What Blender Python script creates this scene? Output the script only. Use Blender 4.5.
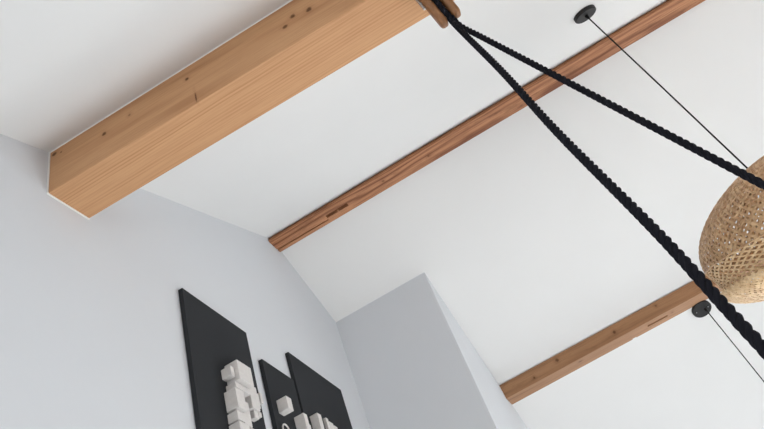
import bpy, bmesh, math, random
from mathutils import Vector, Matrix
random.seed(7)
H = 1.3                                   # eye height: z values below are measured from the eye, H lifts them
scn = bpy.context.scene
C = scn.collection
for o in list(bpy.data.objects): bpy.data.objects.remove(o)

# ------------------------------------------------------------------ camera
cam = bpy.data.cameras.new('camera'); co = bpy.data.objects.new('camera', cam); C.objects.link(co)
r0 = Vector((0.42067, -0.85538, -0.30226)); r1 = Vector((0.53157, 0.50240, -0.68193)); r2 = Vector((0.73517, 0.12619, 0.66604))
m = Matrix(((r0.x, -r1.x, -r2.x), (r0.y, -r1.y, -r2.y), (r0.z, -r1.z, -r2.z))).to_4x4()
m.translation = (0, 0, H)
co.matrix_world = m
cam.sensor_width = 36; cam.lens = 36 * 664.27 / 764; cam.clip_start = 0.02
scn.camera = co
# ------------------------------------------------------------------ world, daylight, exposure
w = bpy.data.worlds.new('sky'); scn.world = w; w.use_nodes = True
bg = w.node_tree.nodes['Background']; bg.inputs[0].default_value = (0.80, 0.90, 1.0, 1); bg.inputs[1].default_value = 0.3
scn.view_settings.view_transform = 'Standard'; scn.view_settings.look = 'None'
scn.view_settings.gamma = 1; scn.view_settings.use_curve_mapping = False
scn.view_settings.exposure = 0.06
def area(name, loc, direction, sx, sy, power, col):
    l = bpy.data.lights.new(name, 'AREA'); l.shape = 'RECTANGLE'; l.size = sx; l.size_y = sy; l.energy = power; l.color = col
    o = bpy.data.objects.new(name, l); C.objects.link(o); o.location = loc
    o.rotation_euler = Vector(direction).to_track_quat('-Z', 'Y').to_euler()
    return o
# daylight entering by the window openings of the far wall and of the right wall; the roof lights are added fill
LIGHTS = [
    ('daylight_far_window', (9.15, -0.9, 1.0), (-1, 0, 0), 3.4, 1.9, 72, None),
    ('daylight_far_window', (9.15, -5.0, 1.0), (-1, 0, 0), 3.2, 1.9, 108, None),
    ('daylight_right_window', (3.0, -7.95, 1.6), (0, 1, 0), 3.6, 2.4, 18, None),
    ('daylight_near_window', (-2.35, 0.2, 1.1), (1, 0, 0), 1.8, 1.4, 40, None),
    ('added_roof_fill', (2.25, -3.4, 3.371 + 1.3 - 0.46138 * (3.355 - 2.25) + 0.02), (0.15, 0.45, -1), 1.1, 1.5, 100, 1.1),  # unseen pair, added to bounce light off the floor onto the ceiling
    ('added_roof_fill', (4.85, -3.9, 3.371 + 1.3 - 0.4402 * (4.85 - 3.355) + 0.02), (-0.45, 0.55, -1), 1.1, 1.4, 120, 1.1)]
for n_, l_, d_, sx_, sy_, e_, sp_ in LIGHTS:
    o = area(n_, l_, d_, sx_, sy_, e_ * 1.05, (0.975, 0.99, 0.99))
    if sp_: o.data.spread = sp_

# ------------------------------------------------------------------ helpers
def link(name, verts, faces, mats, base=(0, 0, 0), parent=None, smooth=False, fm=None):
    """verts in eye-height world coordinates; base = origin (same coordinates)"""
    b = Vector(base)
    if parent is not None: b = Vector(parent['_b'])
    me = bpy.data.meshes.new(name); me.from_pydata([tuple(Vector(v) - b) for v in verts], [], faces); me.update()
    for mt in (mats if isinstance(mats, (list, tuple)) else [mats]): me.materials.append(mt)
    if fm: me.polygons.foreach_set('material_index', fm)
    if smooth: me.polygons.foreach_set('use_smooth', [True] * len(me.polygons))
    o = bpy.data.objects.new(name, me); C.objects.link(o)
    if parent is None: o.location = b + Vector((0, 0, H))
    else: o.parent = parent
    o['_b'] = tuple(b)
    return o
def fix(o):
    bm = bmesh.new(); bm.from_mesh(o.data); bmesh.ops.recalc_face_normals(bm, faces=bm.faces); bm.to_mesh(o.data); bm.free(); return o
def bevel(o, wd=0.003, seg=2):
    bm = bmesh.new(); bm.from_mesh(o.data); bmesh.ops.recalc_face_normals(bm, faces=bm.faces)
    bmesh.ops.bevel(bm, geom=list(bm.edges), offset=wd, segments=seg, profile=0.5, affect='EDGES', clamp_overlap=True)
    bm.to_mesh(o.data); bm.free(); return o
def empty(name, base, label=None, cat=None, group=None):
    o = bpy.data.objects.new(name, None); C.objects.link(o); o.location = Vector(base) + Vector((0, 0, H)); o['_b'] = tuple(base)
    o.empty_display_size = 0.1
    if label: tag(o, label, cat, group)
    return o
def tag(o, label, cat, group=None):
    o['label'] = label; o['category'] = cat
    if group: o['group'] = group
def struct(o): o['kind'] = 'structure'; return o
BF = [(0, 3, 2, 1), (4, 5, 6, 7), (0, 1, 5, 4), (1, 2, 6, 5), (2, 3, 7, 6), (3, 0, 4, 7)]
def boxv(x0, x1, y0, y1, z0, z1):
    return [(x0, y0, z0), (x1, y0, z0), (x1, y1, z0), (x0, y1, z0), (x0, y0, z1), (x1, y0, z1), (x1, y1, z1), (x0, y1, z1)]
def boxes(lst):
    V, F = [], []
    for b in lst:
        n = len(V); V += boxv(*b); F += [tuple(i + n for i in f) for f in BF]
    return V, F
def prism_y(poly, y0, y1, off1=(0, 0)):
    """polygon in x,z swept from y0 to y1; off1 = x,z drift at y1"""
    n = len(poly); V = [(x, y0, z) for x, z in poly] + [(x + off1[0], y1, z + off1[1]) for x, z in poly]
    F = [tuple(range(n)), tuple(range(2 * n - 1, n - 1, -1))] + [(i, (i + 1) % n, n + (i + 1) % n, n + i) for i in range(n)]
    return V, F
def frame_of(t):
    t = t.normalized(); a = Vector((0, 0, 1)) if abs(t.z) < 0.9 else Vector((1, 0, 0))
    u = t.cross(a).normalized(); return u, t.cross(u).normalized()
def tube(pts, r, seg=10, V=None, F=None, cap=True):
    V = [] if V is None else V; F = [] if F is None else F
    pts = [Vector(p) for p in pts]; n0 = len(V); u = None
    for i, p in enumerate(pts):
        t = (pts[min(i + 1, len(pts) - 1)] - pts[max(i - 1, 0)]).normalized()
        if u is None: u, v = frame_of(t)
        else: u = (u - t * u.dot(t)).normalized(); v = t.cross(u)
        rr = r[i] if isinstance(r, (list, tuple)) else r
        for k in range(seg):
            a = 2 * math.pi * k / seg; V.append(tuple(p + u * (rr * math.cos(a)) + v * (rr * math.sin(a))))
    for i in range(len(pts) - 1):
        for k in range(seg):
            a = n0 + i * seg + k; b = n0 + i * seg + (k + 1) % seg; F.append((a, b, b + seg, a + seg))
    if cap:
        F.append(tuple(n0 + k for k in range(seg))[::-1]); e = n0 + (len(pts) - 1) * seg; F.append(tuple(e + k for k in range(seg)))
    return V, F
def disc(c, n, prof, seg=40):
    """lathe about axis n through c; prof = [(radius, height)...] closed at both ends"""
    n = Vector(n).normalized(); u, v = frame_of(n); c = Vector(c); V = []; F = []
    for r, h in prof:
        for k in range(seg):
            a = 2 * math.pi * k / seg; V.append(tuple(c + n * h + (u * math.cos(a) + v * math.sin(a)) * r))
    for i in range(len(prof) - 1):
        for k in range(seg):
            a = i * seg + k; b = i * seg + (k + 1) % seg; F.append((a, b, b + seg, a + seg))
    F.append(tuple(range(seg))[::-1]); e = (len(prof) - 1) * seg; F.append(tuple(e + k for k in range(seg)))
    return V, F
def cut(o, cutters):
    """take the cutter boxes out of a mesh"""
    for V, F in cutters:
        me = bpy.data.meshes.new('c'); b = Vector(o['_b']); me.from_pydata([tuple(Vector(v) - b) for v in V], [], F); me.update()
        c = bpy.data.objects.new('c', me); C.objects.link(c); c.location = o.location; fix(c)
        md = o.modifiers.new('b', 'BOOLEAN'); md.operation = 'DIFFERENCE'; md.solver = 'EXACT'; md.object = c
        dg = bpy.context.evaluated_depsgraph_get(); dg.update()
        new = bpy.data.meshes.new_from_object(o.evaluated_get(dg)); o.modifiers.clear()
        o.data = new; bpy.data.objects.remove(c)
    return o

# ------------------------------------------------------------------ materials
def S(c): return tuple(((x / 255 + 0.055) / 1.055) ** 2.4 if x > 10 else x / 255 / 12.92 for x in c) + (1,)
class N:
    def __init__(s, name, rough=0.8, spec=0.3):
        s.m = bpy.data.materials.new(name); s.m.use_nodes = True; s.t = s.m.node_tree; s.b = s.t.nodes['Principled BSDF']
        s.b.inputs['Roughness'].default_value = rough; s.b.inputs['Specular IOR Level'].default_value = spec
    def n(s, kind, **kw):
        x = s.t.nodes.new(kind)
        for k, v in kw.items(): setattr(x, k, v)
        return x
    def l(s, a, b): s.t.links.new(a, b)
    def math(s, op, a, b=None, clamp=False):
        x = s.n('ShaderNodeMath', operation=op, use_clamp=clamp)
        for i, q in enumerate((a, b)):
            if q is None: continue
            if isinstance(q, (int, float)): x.inputs[i].default_value = q
            else: s.l(q, x.inputs[i])
        return x.outputs[0]
    def pos(s, scale=(1, 1, 1), loc=(0, 0, 0)):
        g = s.n('ShaderNodeNewGeometry'); mp = s.n('ShaderNodeMapping'); mp.inputs['Scale'].default_value = scale; mp.inputs['Location'].default_value = loc
        s.l(g.outputs['Position'], mp.inputs['Vector']); return mp.outputs[0]
    def noise(s, vec, scale, detail=3, rough=0.5, dist=0):
        x = s.n('ShaderNodeTexNoise'); x.inputs['Scale'].default_value = scale; x.inputs['Detail'].default_value = detail
        x.inputs['Roughness'].default_value = rough; x.inputs['Distortion'].default_value = dist; s.l(vec, x.inputs['Vector']); return x.outputs['Fac']
    def mix(s, fac, a, b, mode='MIX'):
        x = s.n('ShaderNodeMix', data_type='RGBA', blend_type=mode)
        for i, q in ((0, fac), (6, a), (7, b)):
            if isinstance(q, (int, float, tuple)): x.inputs[i].default_value = q
            else: s.l(q, x.inputs[i])
        return x.outputs[2]
    def rng(s, v, a, b, c=0, d=1):
        x = s.n('ShaderNodeMapRange'); 
        for i, q in enumerate((v, a, b, c, d)):
            if isinstance(q, (int, float)): x.inputs[i].default_value = q
            else: s.l(q, x.inputs[i])
        return x.outputs[0]
    def bump(s, h, strength, dist=0.002):
        x = s.n('ShaderNodeBump'); x.inputs['Strength'].default_value = strength; x.inputs['Distance'].default_value = dist
        s.l(h, x.inputs['Height']); s.l(x.outputs[0], s.b.inputs['Normal'])
    def col(s, c):
        if isinstance(c, tuple): s.b.inputs['Base Color'].default_value = c
        else: s.l(c, s.b.inputs['Base Color'])
def paint(name, c, var=0.02, bump=0.15):
    a = N(name, 0.85, 0.2); p = a.pos()
    d = tuple(x * (1 - var * 2) for x in c[:3]) + (1,)
    a.col(a.mix(a.noise(p, 2.2, 4), d, c)); a.bump(a.noise(p, 90, 5, 0.6), bump, 0.001); return a.m
def wood(name, light, mid, dark, pith, freq, ringamt, knots=(), fine=0.35, stain=0.0, warp=1.6):
    a = N(name, 0.62, 0.25)
    g = a.n('ShaderNodeNewGeometry'); sp = a.n('ShaderNodeSeparateXYZ'); a.l(g.outputs['Position'], sp.inputs[0])
    dx = a.math('SUBTRACT', sp.outputs[0], pith[0]); dz = a.math('SUBTRACT', sp.outputs[2], pith[1] + H)
    rad = a.math('SQRT', a.math('ADD', a.math('MULTIPLY', dx, dx), a.math('MULTIPLY', dz, dz)))
    wn = a.noise(a.pos((1.6, 0.45, 1.6)), 2.2, 3, 0.5)
    ph = a.math('ADD', a.math('MULTIPLY', rad, freq), a.math('MULTIPLY', wn, warp * 6.28))
    ring = a.math('MULTIPLY', a.math('ADD', a.math('SINE', ph), 1), 0.5)
    ring = a.math('POWER', ring, 2.2)
    ring = a.math('MULTIPLY', ring, a.rng(a.noise(a.pos((14, 0.25, 14)), 1.5, 3, 0.6), 0.36, 0.62, 0.05, 1.25))
    broad = a.noise(a.pos((5, 0.35, 5)), 1.6, 4, 0.55)
    fn = a.noise(a.pos((90, 2.2, 90)), 2.0, 4, 0.6)
    c = a.mix(a.rng(broad, 0.3, 0.7), light, mid)
    c = a.mix(a.math('MULTIPLY', ring, ringamt), c, dark)
    c = a.mix(a.math('MULTIPLY', a.rng(fn, 0.45, 0.75), fine), c, dark)
    if stain:
        st = a.noise(a.pos((6, 1.2, 6)), 3, 5, 0.7)
        c = a.mix(a.math('MULTIPLY', a.rng(st, 0.55, 0.72), stain), c, tuple(q * 0.55 for q in dark[:3]) + (1,))
    wob = a.noise(a.pos(), 40, 2)
    for k in knots:
        kx, ky, kz, r = k[:4]; sy = k[4] if len(k) > 4 else 1.0; szz = k[5] if len(k) > 5 else 1.0
        mp = a.n('ShaderNodeMapping', vector_type='TEXTURE'); mp.inputs['Location'].default_value = (kx, ky, kz + H)
        mp.inputs['Scale'].default_value = (r * 1.5, r * sy, r * szz)
        a.l(g.outputs['Position'], mp.inputs['Vector'])
        ln = a.n('ShaderNodeVectorMath', operation='LENGTH'); a.l(mp.outputs[0], ln.inputs[0])
        d = a.math('ADD', ln.outputs['Value'], a.math('MULTIPLY', a.math('SUBTRACT', wob, 0.5), 1.2))
        c = a.mix(a.rng(d, 2.6, 1.0, 0, 0.28), c, dark)
        c = a.mix(a.rng(d, 1.15, 0.6, 0, 0.85), c, S((84, 50, 26)))
    a.col(c); a.bump(fn, 0.25, 0.002); return a.m
M_ceil = paint('ceiling_plaster', S((230, 230, 229)))
M_wall = paint('wall_plaster', S((217, 220, 224)))
M_floor = None
a = N('pale_floor_tiles', 0.45, 0.4); p = a.pos(); br = a.n('ShaderNodeTexBrick'); a.l(p, br.inputs['Vector'])
br.inputs['Color1'].default_value = S((203, 203, 203)); br.inputs['Color2'].default_value = S((196, 196, 197)); br.inputs['Mortar'].default_value = S((150,150,150))
br.inputs['Scale'].default_value = 1; br.inputs['Brick Width'].default_value = 1.6; br.inputs['Row Height'].default_value = 0.16; br.inputs['Mortar Size'].default_value = 0.003
a.col(br.outputs['Color']); M_floor = a.m
M_caulk = paint('white_caulk', S((236, 234, 230)), 0, 0)
# pale spruce box beam: knots on its left side at their places (x, y, z, radius, stretch y, stretch z)
k1 = [(1.318, 0.701, 2.205, .008, 0.55, 4.5), (1.311, 1.126, 2.33, .011), (1.311, 1.001, 2.349, .009), (1.311, 1.375, 2.40, .012),
      (1.311, 1.34, 2.385, .005), (1.331, 0.233, 2.332, .013), (1.333, 0.166, 2.311, .013), (1.331, 0.278, 2.296, .012), (1.322, 0.723, 2.35, .009),
      (1.311, 0.45, 2.381, .004), (1.36, 0.47, 2.176, .004, 3)]
M_beam1 = wood('pale_spruce', S((206, 160, 118)), S((194, 147, 107)), S((166, 116, 78)), (-0.6, 2.12), 430, 0.50, k1, 0.45, 0, 0.9)
k2 = [(3.34, 0.47, 3.29, .010, 1.5), (3.36, 0.10, 3.29, .010, 2), (3.40, -0.62, 3.29, .010, 3)]
M_beam2 = wood('aged_red_pine', S((196, 143, 106)), S((174, 119, 83)), S((108, 62, 40)), (3.41, 2.9), 620, 0.72, k2, 0.85, 0.6, 2.4)
k3 = [(5.38, 0.063, 2.44, .016), (5.38, -0.463, 2.42, .014), (5.38, -0.86, 2.45, .012), (5.47, -0.95, 2.368, .012), (5.38, 0.30, 2.40, .012), (5.46, -0.1, 2.368, .009, 2)]
M_beam3 = wood('aged_brown_pine', S((168, 126, 92)), S((152, 111, 78)), S((102, 70, 46)), (5.9, 1.6), 90, 0.35, k3, 0.45, 0.25)
def flat(name, c, rough=0.6, spec=0.3, metal=0.0, bs=0, sc=200):
    a = N(name, rough, spec); a.b.inputs['Metallic'].default_value = metal; p = a.pos()
    a.col(a.mix(a.noise(p, sc / 4, 3), tuple(x * 0.85 for x in c[:3]) + (1,), c))
    if bs: a.bump(a.noise(p, sc, 4), bs, 0.001)
    return a.m
M_rope = flat('black_rope', S((30, 30, 36)), 0.9, 0.1, 0, 0.6, 700)
M_cord = flat('black_cord', S((30, 28, 28)), 0.7, 0.2)
M_blackmetal = flat('black_metal', S((32, 32, 33)), 0.5, 0.3)
M_steel = flat('steel', S((190, 190, 190)), 0.3, 0.5, 1.0)
M_canvas = flat('black_canvas', S((49, 51, 54)), 0.85, 0.2, 0, 0.5, 500)
M_white = flat('white_block', S((226, 222, 219)), 0.8, 0.2, 0, 0.2, 300)
M_bamboo = None
a = N('bamboo_strip', 0.5, 0.4); p = a.pos()
a.col(a.mix(a.rng(a.noise(p, 30, 4, 0.6), 0.35, 0.65), S((206, 172, 132)), S((160, 120, 82)))); M_bamboo = a.m
a = N('bamboo_pale', 0.5, 0.4); p = a.pos()
a.col(a.mix(a.rng(a.noise(p, 35, 4, 0.6), 0.35, 0.65), S((224, 196, 154)), S((188, 150, 108)))); M_bamboo_pale = a.m
a = N('walnut_block', 0.4, 0.4); p = a.pos((60, 60, 8))
a.col(a.mix(a.noise(p, 1.5, 4, 0.6), S((166, 118, 78)), S((100, 62, 36)))); M_walnut = a.m

# ------------------------------------------------------------------ room shell
XR, ZR, AL, AR = 3.355, 3.371, 0.46138, 0.4402
zl = lambda x: ZR - AL * (XR - x)
zr = lambda x: ZR - AR * (x - XR)
X0, X1, Y0, Y1 = -2.4, 9.2, -8.0, 1.4
o = struct(link('floor', *boxes([(X0 - .2, X1 + .2, Y0 - .2, Y1 + .2, -H - .2, -H)]), M_floor, (2.6, -2.3, -H)))
poly = [(X0 - .2, zl(X0 - .2)), (XR, ZR), (X1 + .2, zr(X1 + .2)), (X1 + .2, zr(X1 + .2) + .2), (XR, ZR + .2), (X0 - .2, zl(X0 - .2) + .2)]
o = struct(fix(link('ceiling', *prism_y(poly, Y0 - .2, Y1 + .2), M_ceil, (XR, -2.3, ZR))))
ceil = o
gp = [(X0 - .2, -H), (X1 + .2, -H), (X1 + .2, zr(X1 + .2) + .01), (XR, ZR + .01), (X0 - .2, zl(X0 - .2) + .01)]
struct(fix(link('wall_left', *prism_y(gp, Y1, Y1 + .2), M_wall, (2.6, Y1, -H))))
# right gable wall with one tall opening
wx0, wx1, wz0, wz1 = 1.2, 4.8, -0.9, 1.5
g = [[(X0, -H), (wx0, -H), (wx0, zl(wx0)), (X0, zl(X0))], [(wx1, -H), (X1, -H), (X1, zr(X1)), (wx1, zr(wx1))],
     [(wx0, -H), (wx1, -H), (wx1, wz0), (wx0, wz0)], [(wx0, wz1), (wx1, wz1), (wx1, zr(wx1)), (XR, ZR), (wx0, zl(wx0))]]
V, F = [], []
for q in g:
    v, f = prism_y(q, Y0 - .2, Y0); n = len(V); V += v; F += [tuple(i + n for i in t) for t in f]
struct(fix(link('wall_right', V, F, M_wall, (2.6, Y0, -H))))
fz = zr(X1)
oy = [(-6.6, -3.4), (-2.6, 0.8)]; oz0, oz1 = -1.25, 0.65
B = [(X1, X1 + .2, Y0, oy[0][0], -H, fz), (X1, X1 + .2, oy[0][1], oy[1][0], -H, fz), (X1, X1 + .2, oy[1][1], Y1, -H, fz)]
for y0, y1 in oy: B += [(X1, X1 + .2, y0, y1, -H, oz0), (X1, X1 + .2, y0, y1, oz1, fz)]
struct(link('wall_far', *boxes(B), M_wall, (X1, -2.3, -H)))
nz0, nz1 = -0.9, 0.5
struct(link('wall_near', *boxes([(X0 - .2, X0, Y0, -0.8, -H, zl(X0)), (X0 - .2, X0, 1.0, Y1, -H, zl(X0)), (X0 - .2, X0, -0.8, 1.0, -H, nz0), (X0 - .2, X0, -0.8, 1.0, nz1, zl(X0))]), M_wall, (X0, -2.3, -H)))
M_frame = flat('white_frame', S((235, 235, 233)), 0.5)
def win(i, axis, a0, a1, z0, z1, pos_):
    B = []; t = .05
    rects = [(a0, a0 + t, z0, z1), (a1 - t, a1, z0, z1), (a0 + t, a1 - t, z0, z0 + t), (a0 + t, a1 - t, z1 - t, z1), ((a0 + a1) / 2 - t / 2, (a0 + a1) / 2 + t / 2, z0 + t, z1 - t)]
    for p0, p1, q0, q1 in rects:
        B.append((pos_, pos_ + .06, p0, p1, q0, q1) if axis == 'x' else (p0, p1, pos_, pos_ + .06, q0, q1))
    base = (pos_, (a0 + a1) / 2, z0) if axis == 'x' else ((a0 + a1) / 2, pos_, z0)
    struct(link('window_%d' % i, *boxes(B), M_frame, base))
win(1, 'x', *oy[1], oz0, oz1, X1 + .1); win(2, 'x', *oy[0], oz0, oz1, X1 + .1); win(3, 'y', wx0, wx1, wz0, wz1, Y0 - .15); win(4, 'x', -0.8, 1.0, nz0, nz1, X0 - .15)
for i, (cx_, cy_, sg, hy) in enumerate(((2.25, -3.4, 1, .8), (4.85, -3.9, -1, .75))):  # roof openings and frames added out of view to house the roof fill
    zc = (zl if sg > 0 else zr)(cx_)
    cut(ceil, [boxes([(cx_ - .6, cx_ + .6, cy_ - hy, cy_ + hy, zc - .5, zc + .6)])])
    sl = AL if sg > 0 else -AR; B = []
    V, F = [], []
    for p0, p1, q0, q1 in ((-.6, -.55, -hy, hy), (.55, .6, -hy, hy), (-.55, .55, -hy, -hy + .05), (-.55, .55, hy - .05, hy)):
        n = len(V); v = boxv(cx_ + p0, cx_ + p1, cy_ + q0, cy_ + q1, 0, 0)
        for k, (x_, y_, _) in enumerate(v): V.append((x_, y_, zc + sl * (x_ - cx_) + (.12 if k < 4 else .18)))
        F += [tuple(i_ + n for i_ in f_) for f_ in BF]
    struct(link('window_%d' % (5 + i), V, F, M_frame, (cx_, cy_, zc)))
# boxed-out shaft beyond the pictures
cx0, cx1, cy = 4.1523, 6.6, 0.593
ch = [(cx0, -H), (cx1, -H), (cx1, zr(cx1) + .03), (cx0, zr(cx0) + .03)]
struct(bevel(link('wall_chase', *prism_y(ch, cy, Y1 + .05), M_wall, (5.3, cy, -H)), 0.006, 3))

# ------------------------------------------------------------------ beams
yE = Y0
L1 = Y1 - yE
x1l, x1r, z1b, z1r = 1.3111, 1.5262, 2.1728, 2.1935
b1 = empty('box_beam', (1.42, -2.3, z1b), 'thick pale spruce box beam under the left ceiling slope, the largest of the three beams', 'beam', 'timber beams under the ceiling')
poly = [(x1l, z1b), (x1r, z1r), (x1r, zl(x1r) + .02), (x1l, zl(x1l) + .005)]
V, F = prism_y(poly, Y1, yE, (0.0179 * L1, -0.01 * L1))
for i in (6, 7): V[i] = (V[i][0], V[i][1], zl(V[i][0]) + .01)
o = link('beam_body', V, F, M_beam1, parent=b1); bevel(o, 0.004, 2)
c = .0045
cp = [(x1l - c, z1b - c), (x1r + c * .3, z1r - c), (x1r + c * .3, z1r + .002), (x1l, z1b + .002), (x1l, zl(x1l)), (x1l - c, zl(x1l))]
link('caulk_bead', *prism_y(cp, Y1 - .005, Y1), M_caulk, parent=b1); fix(b1.children[-1])
V, F = tube([(x1l - .001, Y1, zl(x1l) - .002), (x1l - .001 + .0179 * L1, yE, zl(x1l + .0179 * L1) - .002)], .003, 6)
link('caulk_bead', V, F, M_caulk, parent=b1)
# ridge beam
x2l, x2r, z2b = 3.2769, 3.4345, 3.2977
poly = [(x2l, z2b + .007), (x2l + .006, z2b), (x2r - .003, z2b), (x2r, z2b + .003), (x2r, zr(x2r) + .01), (XR, ZR + .005), (x2l + .014, zl(x2l + .014) + .01), (x2l + .014, z2b + .022), (x2l, z2b + .020)]
o = fix(link('ridge_beam', *prism_y(poly, Y1, yE), M_beam2, (XR, -2.3, z2b)))
cut(o, [boxes([(3.346, 3.376, 0.775, 0.955, z2b - .02, z2b + .062)]),
        prism_y([(3.322, z2b - .01), (3.329, z2b + .006), (3.336, z2b - .01)], 1.41, 0.955),
        prism_y([(3.388, z2b - .01), (3.388, z2b + .022), (3.400, z2b + .022), (3.400, z2b - .01)], 1.41, 0.955)])
tag(o, 'thin reddish old pine ridge beam with a long mortise slot near the left wall', 'beam', 'timber beams under the ceiling')
link('wedge', *boxes([(3.364, 3.377, .855, .866, z2b + .002, z2b + .012)]), M_beam1, parent=o)
# lower beam
L3 = cy - yE
x3l, x3m, x3r, z3m, z3r = 5.3622, 5.3994, 5.6032, 2.3626, 2.3781
poly = [(x3l + .02, zr(x3l) + .01), (x3l + .02, zr(x3l) - .009), (x3l + .003, zr(x3l) - .010), (x3m, z3m), (x3r, z3r), (x3r, zr(x3r) + .02), ((x3l + x3r) / 2, zr((x3l + x3r) / 2) + .02)]
V, F = prism_y(poly, cy + .02, yE, (-.0065 * L3, .0005 * L3))
n_ = len(V) // 2
for i in (n_ + 3, n_ + 4): V[i] = (V[i][0], V[i][1], V[i][2] + .010 * L3 * .5)
o = fix(link('purlin_beam', V, F, M_beam3, (5.5, -2.7, z3m)))
cut(o, [boxes([(5.470, 5.500, -0.91, -0.725, z3m - .03, z3m + .10)]), boxes([(5.57, 5.62, -0.61, -0.575, z3m - .03, z3m + .025)])])
tag(o, 'brown pine beam on the right ceiling slope with a narrow slot in its underside', 'beam', 'timber beams under the ceiling')

# ------------------------------------------------------------------ relief pictures on the left wall
T = .025
def panel(x0, x1, z0, z1, label, blocks, extras=None):
    e = empty('relief_panel', ((x0 + x1) / 2, Y1, z0), label, 'wall art', 'black relief pictures on the left wall')
    o = link('canvas', *boxes([(x0, x1, Y1 - T, Y1 - .0005, z0, z1)]), M_canvas, parent=e); bevel(o, .002, 2)
    for a0, a1, b0, b1_, p in blocks:
        o = link('relief_block', *boxes([(a0, a1, Y1 - T - p, Y1 - T + .001, b0, b1_)]), M_white, parent=e); bevel(o, .003, 2)
    return e
panel(2.09, 2.62, 1.20, 2.137, 'largest black relief picture with a tall cluster of white blocks, nearest the camera', [
    (2.342,2.458,1.699,1.802,0.070),(2.306,2.336,1.712,1.764,0.052),(2.325,2.445,1.658,1.685,0.052),(2.299,2.366,1.540,1.640,0.062),
    (2.367,2.434,1.494,1.620,0.036),(2.297,2.354,1.483,1.529,0.052),(2.294,2.372,1.393,1.474,0.055),(2.462,2.527,1.607,1.736,0.040),
    (2.572,2.593,1.678,1.735,0.030),(2.483,2.518,1.567,1.606,0.030),(2.543,2.569,1.601,1.626,0.020),(2.409,2.473,1.432,1.487,0.040),(2.528,2.560,1.64,1.72,.028)])
mp_ = panel(2.731, 3.055, 1.20, 2.020, 'narrow black relief picture with a single white cube, hung between the two larger ones', [
    (2.785,2.836,1.709,1.783,0.060),(2.941,2.980,1.563,1.739,0.060),(2.982,3.016,1.586,1.695,0.050)])
ap = [(2.80 + .035 * math.cos(t), Y1 - T - .012, 1.60 + .045 * math.sin(t)) for t in [math.pi * k / 12 for k in range(-3, 14)]]
V, F = tube(ap, .0045, 8); link('relief_arch', V, F, M_white, parent=mp_, smooth=True)
panel(3.080, 3.747, 1.20, 2.227, 'wide black relief picture with a row of white blocks low down, nearest the boxed-out shaft', [
    (3.142,3.187,1.628,1.816,0.050),(3.317,3.345,1.698,1.861,0.020),(3.350,3.402,1.711,1.848,0.020),(3.408,3.451,1.734,1.841,0.020)])

# ------------------------------------------------------------------ pulley block and ropes
A = Vector((1.437, -0.246, 2.175)); Cn = Vector((1.505, -0.266, 2.007))
ax = (Cn - A).normalized(); sep = Vector((0.05, -1, -.05)); sep = (sep - ax * sep.dot(ax)).normalized(); nn = ax.cross(sep).normalized()
pb = empty('pulley_block', tuple(A), 'brown wooden pulley block hanging below the thick pale beam, black ropes running through it', 'pulley')
def cheek(s0, s1, Lx0, Lx1, hw):
    """rounded bar: superellipse section, rounded ends"""
    V, F = [], []; sc_, hs = (s0 + s1) / 2, (s1 - s0) / 2; re = .022; K = 24; rows = []
    for k in range(9): a_ = math.pi / 2 * k / 8; rows.append((Lx0 + re * .5 * (1 - math.sin(a_)), 1 - .45 * (1 - math.cos(math.pi / 2 - a_))))
    rows = rows[::-1]; rows = [(Lx0, .35)] + [(Lx0 + re * .5 * (1 - math.cos(math.pi / 2 * k / 6)), .45 + .55 * math.sin(math.pi / 2 * k / 6)) for k in range(7)]
    rows += [(Lx1 - re + re * math.sin(math.pi / 2 * k / 9), max(.06, math.cos(math.pi / 2 * k / 9) ** .8)) for k in range(10)]
    for l_, q in rows:
        for k in range(K):
            a_ = 2 * math.pi * k / K; ca, sa = math.cos(a_), math.sin(a_)
            V.append(tuple(A + ax * l_ + sep * (sc_ + hs * q * math.copysign(abs(ca) ** .6, ca)) + nn * (hw * q * math.copysign(abs(sa) ** .6, sa))))
    for i in range(len(rows) - 1):
        for k in range(K): a_ = i * K + k; b_ = i * K + (k + 1) % K; F.append((a_, b_, b_ + K, a_ + K))
    F.append(tuple(range(K))[::-1]); e = (len(rows) - 1) * K; F.append(tuple(e + k for k in range(K)))
    return V, F
LL = (Cn - A).length
for s0, s1, l1 in ((-.044, -.010, LL + .002), (.013, .047, LL + .000)):
    o = link('cheek', *cheek(s0, s1, .02, l1, .026), M_walnut, parent=pb, smooth=True); fix(o)
V, F = disc(A + ax * .045, sep, [(.004, -.012), (.021, -.012), (.014, 0), (.021, .012), (.004, .012)], 28)
link('sheave', V, F, M_blackmetal, parent=pb, smooth=False)
V, F = disc(A + ax * .045, sep, [(.006, -.050), (.006, .050)], 16); link('axle_pin', V, F, M_steel, parent=pb)
V, F = [], []
for s in (-.049, .049):
    pts = [A + sep * (s * .35) + ax * -.02, A + sep * s + ax * .005, A + sep * s + ax * .075]
    tube(pts, .005, 8, V, F)
link('strap', V, F, M_steel, parent=pb)
V, F = tube([A + Vector((0, 0, .025)), A + ax * -.0 + Vector((0, 0, .0)), A + ax * .03], .010, 12)
link('hanger_eye', V, F, M_blackmetal, parent=pb)

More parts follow.
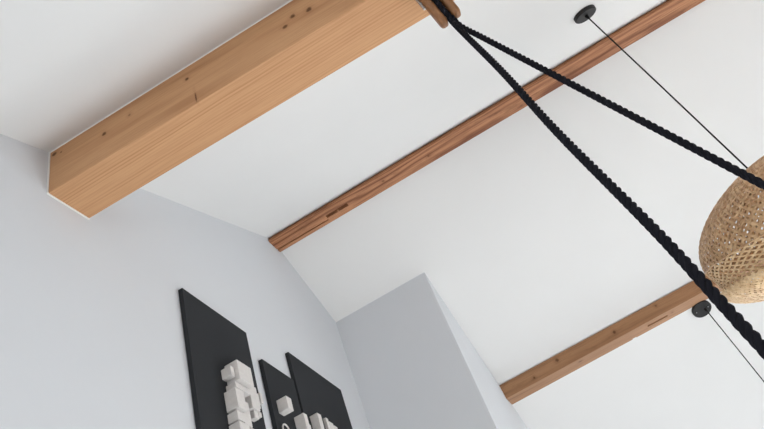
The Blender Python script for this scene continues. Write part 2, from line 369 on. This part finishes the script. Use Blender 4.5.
def resample(pts, step):
    pts = [Vector(p) for p in pts]; out = []
    # Catmull-Rom then equal steps
    P = [pts[0] * 2 - pts[1]] + pts + [pts[-1] * 2 - pts[-2]]; dense = []
    for i in range(1, len(P) - 2):
        for k in range(60):
            t = k / 60; a_, b_, c_, d_ = P[i - 1], P[i], P[i + 1], P[i + 2]
            dense.append(0.5 * ((2 * b_) + (c_ - a_) * t + (2 * a_ - 5 * b_ + 4 * c_ - d_) * t * t + (3 * b_ - a_ - 3 * c_ + d_) * t ** 3))
    dense.append(P[-2]); out = [dense[0]]; acc = 0
    for i in range(1, len(dense)):
        a_, b_ = dense[i - 1], dense[i]; L = (b_ - a_).length
        while acc + L >= step and L > 0:
            f = (step - acc) / L; a_ = a_.lerp(b_, f); out.append(a_.copy()); L = (b_ - a_).length; acc = 0
        acc += L
    return out
def rope(path, R, pitch, hand=1):
    pts = resample(path, pitch / 18); V, F = [], []; rs = R * .52; off = R * .50
    us = []; u = None
    for i, p in enumerate(pts):
        t = (pts[min(i + 1, len(pts) - 1)] - pts[max(i - 1, 0)]).normalized()
        if u is None: u, v = frame_of(t)
        else: u = (u - t * u.dot(t)).normalized(); v = t.cross(u)
        us.append((u.copy(), v.copy()))
    for k in range(3):
        st = []
        for i, p in enumerate(pts):
            a_ = hand * 2 * math.pi * i / 18 + k * 2 * math.pi / 3; u, v = us[i]; st.append(p + u * (off * math.cos(a_)) + v * (off * math.sin(a_)))
        tube(st, rs, 9, V, F)
    return V, F
Rr = .0108; PT = .062
s1 = A + ax * .045 - nn * .028; s2 = A + ax * .045 + nn * .028
e2 = Vector((1.052, -0.256, 0.344)); e1 = Vector((1.487, -0.605, 0.815))
p1 = Vector((1.4962, -0.270, 2.030)); q1 = Vector((1.524, -0.284, 1.977))
p2 = Vector((1.470, -0.259, 2.034)); q2 = Vector((1.492, -0.264, 1.962))
V, F = rope([s2, p2, q2, (1.3563, -0.2657, 1.480), q2.lerp(e2, .55), (1.1257, -0.2614, 0.637), e2, e2 + (e2 - q2) * .3], Rr, PT, 1)
o = link('twisted_rope', V, F, M_rope, tuple(s2), smooth=True)
tag(o, 'thick black twisted rope falling steeply, lower of the two ropes', 'rope', 'black ropes hanging from the pulley block')
V, F = rope([s1, p1, q1, q1.lerp(e1, .12), q1.lerp(e1, .45), q1.lerp(e1, .75), e1, e1 + (e1 - q1) * .5], Rr, PT, 1)
o = link('twisted_rope', V, F, M_rope, tuple(s1), smooth=True)
tag(o, 'black twisted rope crossing in front of the woven lamp, upper of the two', 'rope', 'black ropes hanging from the pulley block')

# ------------------------------------------------------------------ pendant lamps
def rose(parent, c, n, R, h):
    V, F = disc(c, n, [(R, -.004), (R, h * .8), (R - .004, h), (.012, h)], 48)
    return link('ceiling_rose', V, F, M_blackmetal, parent=parent)
nL = Vector((AL, 0, -1)).normalized(); nR = Vector((-AR, 0, -1)).normalized()
c1 = Vector((2.799, -1.142, zl(2.799)))
LC = Vector((2.847, -1.213, 1.297)); la = Vector((-.378, -.063, 1)).normalized(); lu, lv = frame_of(la)
lamp = empty('pendant_lamp', tuple(LC), 'large woven bamboo pendant lamp hanging on a black cord at the right edge', 'lamp')
rose(lamp, c1, nL, .070, .024)
V, F = disc(c1 + nL * .022, (0, 0, -1), [(.012, -.01), (.010, .02), (.006, .035)], 20); link('cord_grip', V, F, M_blackmetal, parent=lamp)
V, F = tube([c1 + nL * .02 , Vector((2.799, -1.142, 2.3)), Vector((2.799, -1.142, 1.50))], .0043, 8); link('cord', V, F, M_cord, parent=lamp, smooth=True)
V, F = disc((2.799, -1.142, 1.44), (0, 0, 1), [(.018, 0), (.022, .01), (.022, .06), (.008, .075)], 24); sk = link('socket', V, F, M_blackmetal, parent=lamp)
V, F = disc((2.799, -1.142, 1.33), (0, 0, 1), [(.004, 0), (.028, .008), (.042, .035), (.044, .055), (.030, .085), (.016, .11)], 24)
a = N('frosted_bulb', 0.3, 0.5); a.col(S((235, 232, 225))); link('bulb', V, F, a.m, parent=sk, smooth=True)
def weave(prof, N_, turn, width, thick, nseg, lift=0.0012, both=True, jit=0.0):
    """strips laid along two opposite helices on a surface of revolution; prof(t) -> (radius, height)"""
    V, F = [], []
    for dr in ((1, -1) if both else (1,)):
        for s in range(N_):
            a0 = 2 * math.pi * (s + (0.5 if dr < 0 else 0)) / N_ + random.uniform(-jit, jit)
            n0 = len(V); P_ = []
            for k in range(nseg + 1):
                t = k / nseg; r, h = prof(t); a_ = a0 + dr * turn * t
                P_.append((t, r, h, a_))
            for k in range(nseg + 1):
                t, r, h, a_ = P_[k]
                er = lu * math.cos(a_) + lv * math.sin(a_)
                p = LC + la * h + er * r
                q0 = P_[max(k - 1, 0)]; q1 = P_[min(k + 1, nseg)]
                pa = LC + la * q0[2] + (lu * math.cos(q0[3]) + lv * math.sin(q0[3])) * q0[1]
                pb_ = LC + la * q1[2] + (lu * math.cos(q1[3]) + lv * math.sin(q1[3])) * q1[1]
                tg = (pb_ - pa).normalized(); tn = (-lu * math.sin(a_) + lv * math.cos(a_))
                # surface normal from the profile
                dr_, dh_ = q1[1] - q0[1], q1[2] - q0[2]; nm = (er * abs(dh_) + la * (-dr_ if dh_ > 0 else dr_)).normalized() if abs(dh_) + abs(dr_) > 1e-9 else er
                nm = (nm - tg * nm.dot(tg)).normalized(); sd = tg.cross(nm)
                wv = lift * dr * (1 if (k + s) % 2 else -1)
                p = p + nm * wv
                for sx, sn in ((-1, -1), (1, -1), (1, 1), (-1, 1)): V.append(tuple(p + sd * (sx * width / 2) + nm * (sn * thick / 2)))
            for k in range(nseg):
                for q in range(4):
                    i = n0 + k * 4 + q; j = n0 + k * 4 + (q + 1) % 4; F.append((i, j, j + 4, i + 4))
            F.append((n0 + 3, n0 + 2, n0 + 1, n0)); e = n0 + nseg * 4; F.append((e, e + 1, e + 2, e + 3))
    return V, F
RM = .497
def dome(t):
    a_ = t * 1.50; return RM * math.cos(a_) ** 1.35, .342 * math.sin(a_) ** 1.0
def band(t):
    return RM * (1.0 - .05 * math.sin(t * 1.57)) , -.105 * t
def bowl(t):
    a_ = t * 1.52; return RM * 1.0 * math.cos(a_) ** 0.75, -.105 - .128 * math.sin(a_)
V, F = weave(dome, 88, 1.2, .0105, .0014, 22, .0016, True, .008); link('upper_shade', V, F, M_bamboo, parent=lamp)
V, F = weave(lambda t: (dome(t)[0] * .985, dome(t)[1] * .975), 56, .35, .008, .0012, 20, .0012, True, .02); link('lining', V, F, M_bamboo_pale, parent=lamp)
V, F = weave(band, 58, .56, .0075, .0020, 12, .0018); link('lattice_band', V, F, M_bamboo_pale, parent=lamp)
V, F = weave(bowl, 86, 1.0, .0112, .0014, 22, .0016, True, .008); link('lower_shade', V, F, M_bamboo_pale, parent=lamp)
for h, r in ((0, RM), (-.105, RM * .95)):
    pts = [LC + la * h + (lu * math.cos(2 * math.pi * k / 96) + lv * math.sin(2 * math.pi * k / 96)) * r for k in range(97)]
    V, F = tube(pts, .004, 6, cap=False); link('rim_hoop', V, F, M_bamboo, parent=lamp, smooth=True)

c2 = Vector((5.64, -1.190, zr(5.64)))
p2 = empty('hanging_light', tuple(c2), 'thin black hanging cord on a black ceiling disc behind the lower brown beam', 'lamp')
rz = rose(p2, c2, nR, .082, .02)
V, F = tube([(5.64, -1.215, c2.z - .015), (5.64, -1.215, 2.2), (5.64, -1.215, 1.0)], .0043, 8); link('cord', V, F, M_cord, parent=p2, smooth=True)
V, F = disc(Vector((5.64, -1.215, c2.z - .018)), (0, 0, -1), [(.012, -.01), (.010, .02), (.006, .035)], 20); link('cord_grip', V, F, M_blackmetal, parent=p2)
tt = nR.cross(Vector((0, 1, 0))).normalized()
for k in (-1, 1):
    q = c2 + nR * .020 + Vector((0, k * .052, 0)) + tt * .0
    V, F = disc(q, nR, [(.005, 0), (.005, .002), (.003, .004)], 12); link('screw', V, F, M_steel, parent=rz)
for o in bpy.data.objects:
    if '_b' in o: del o['_b']
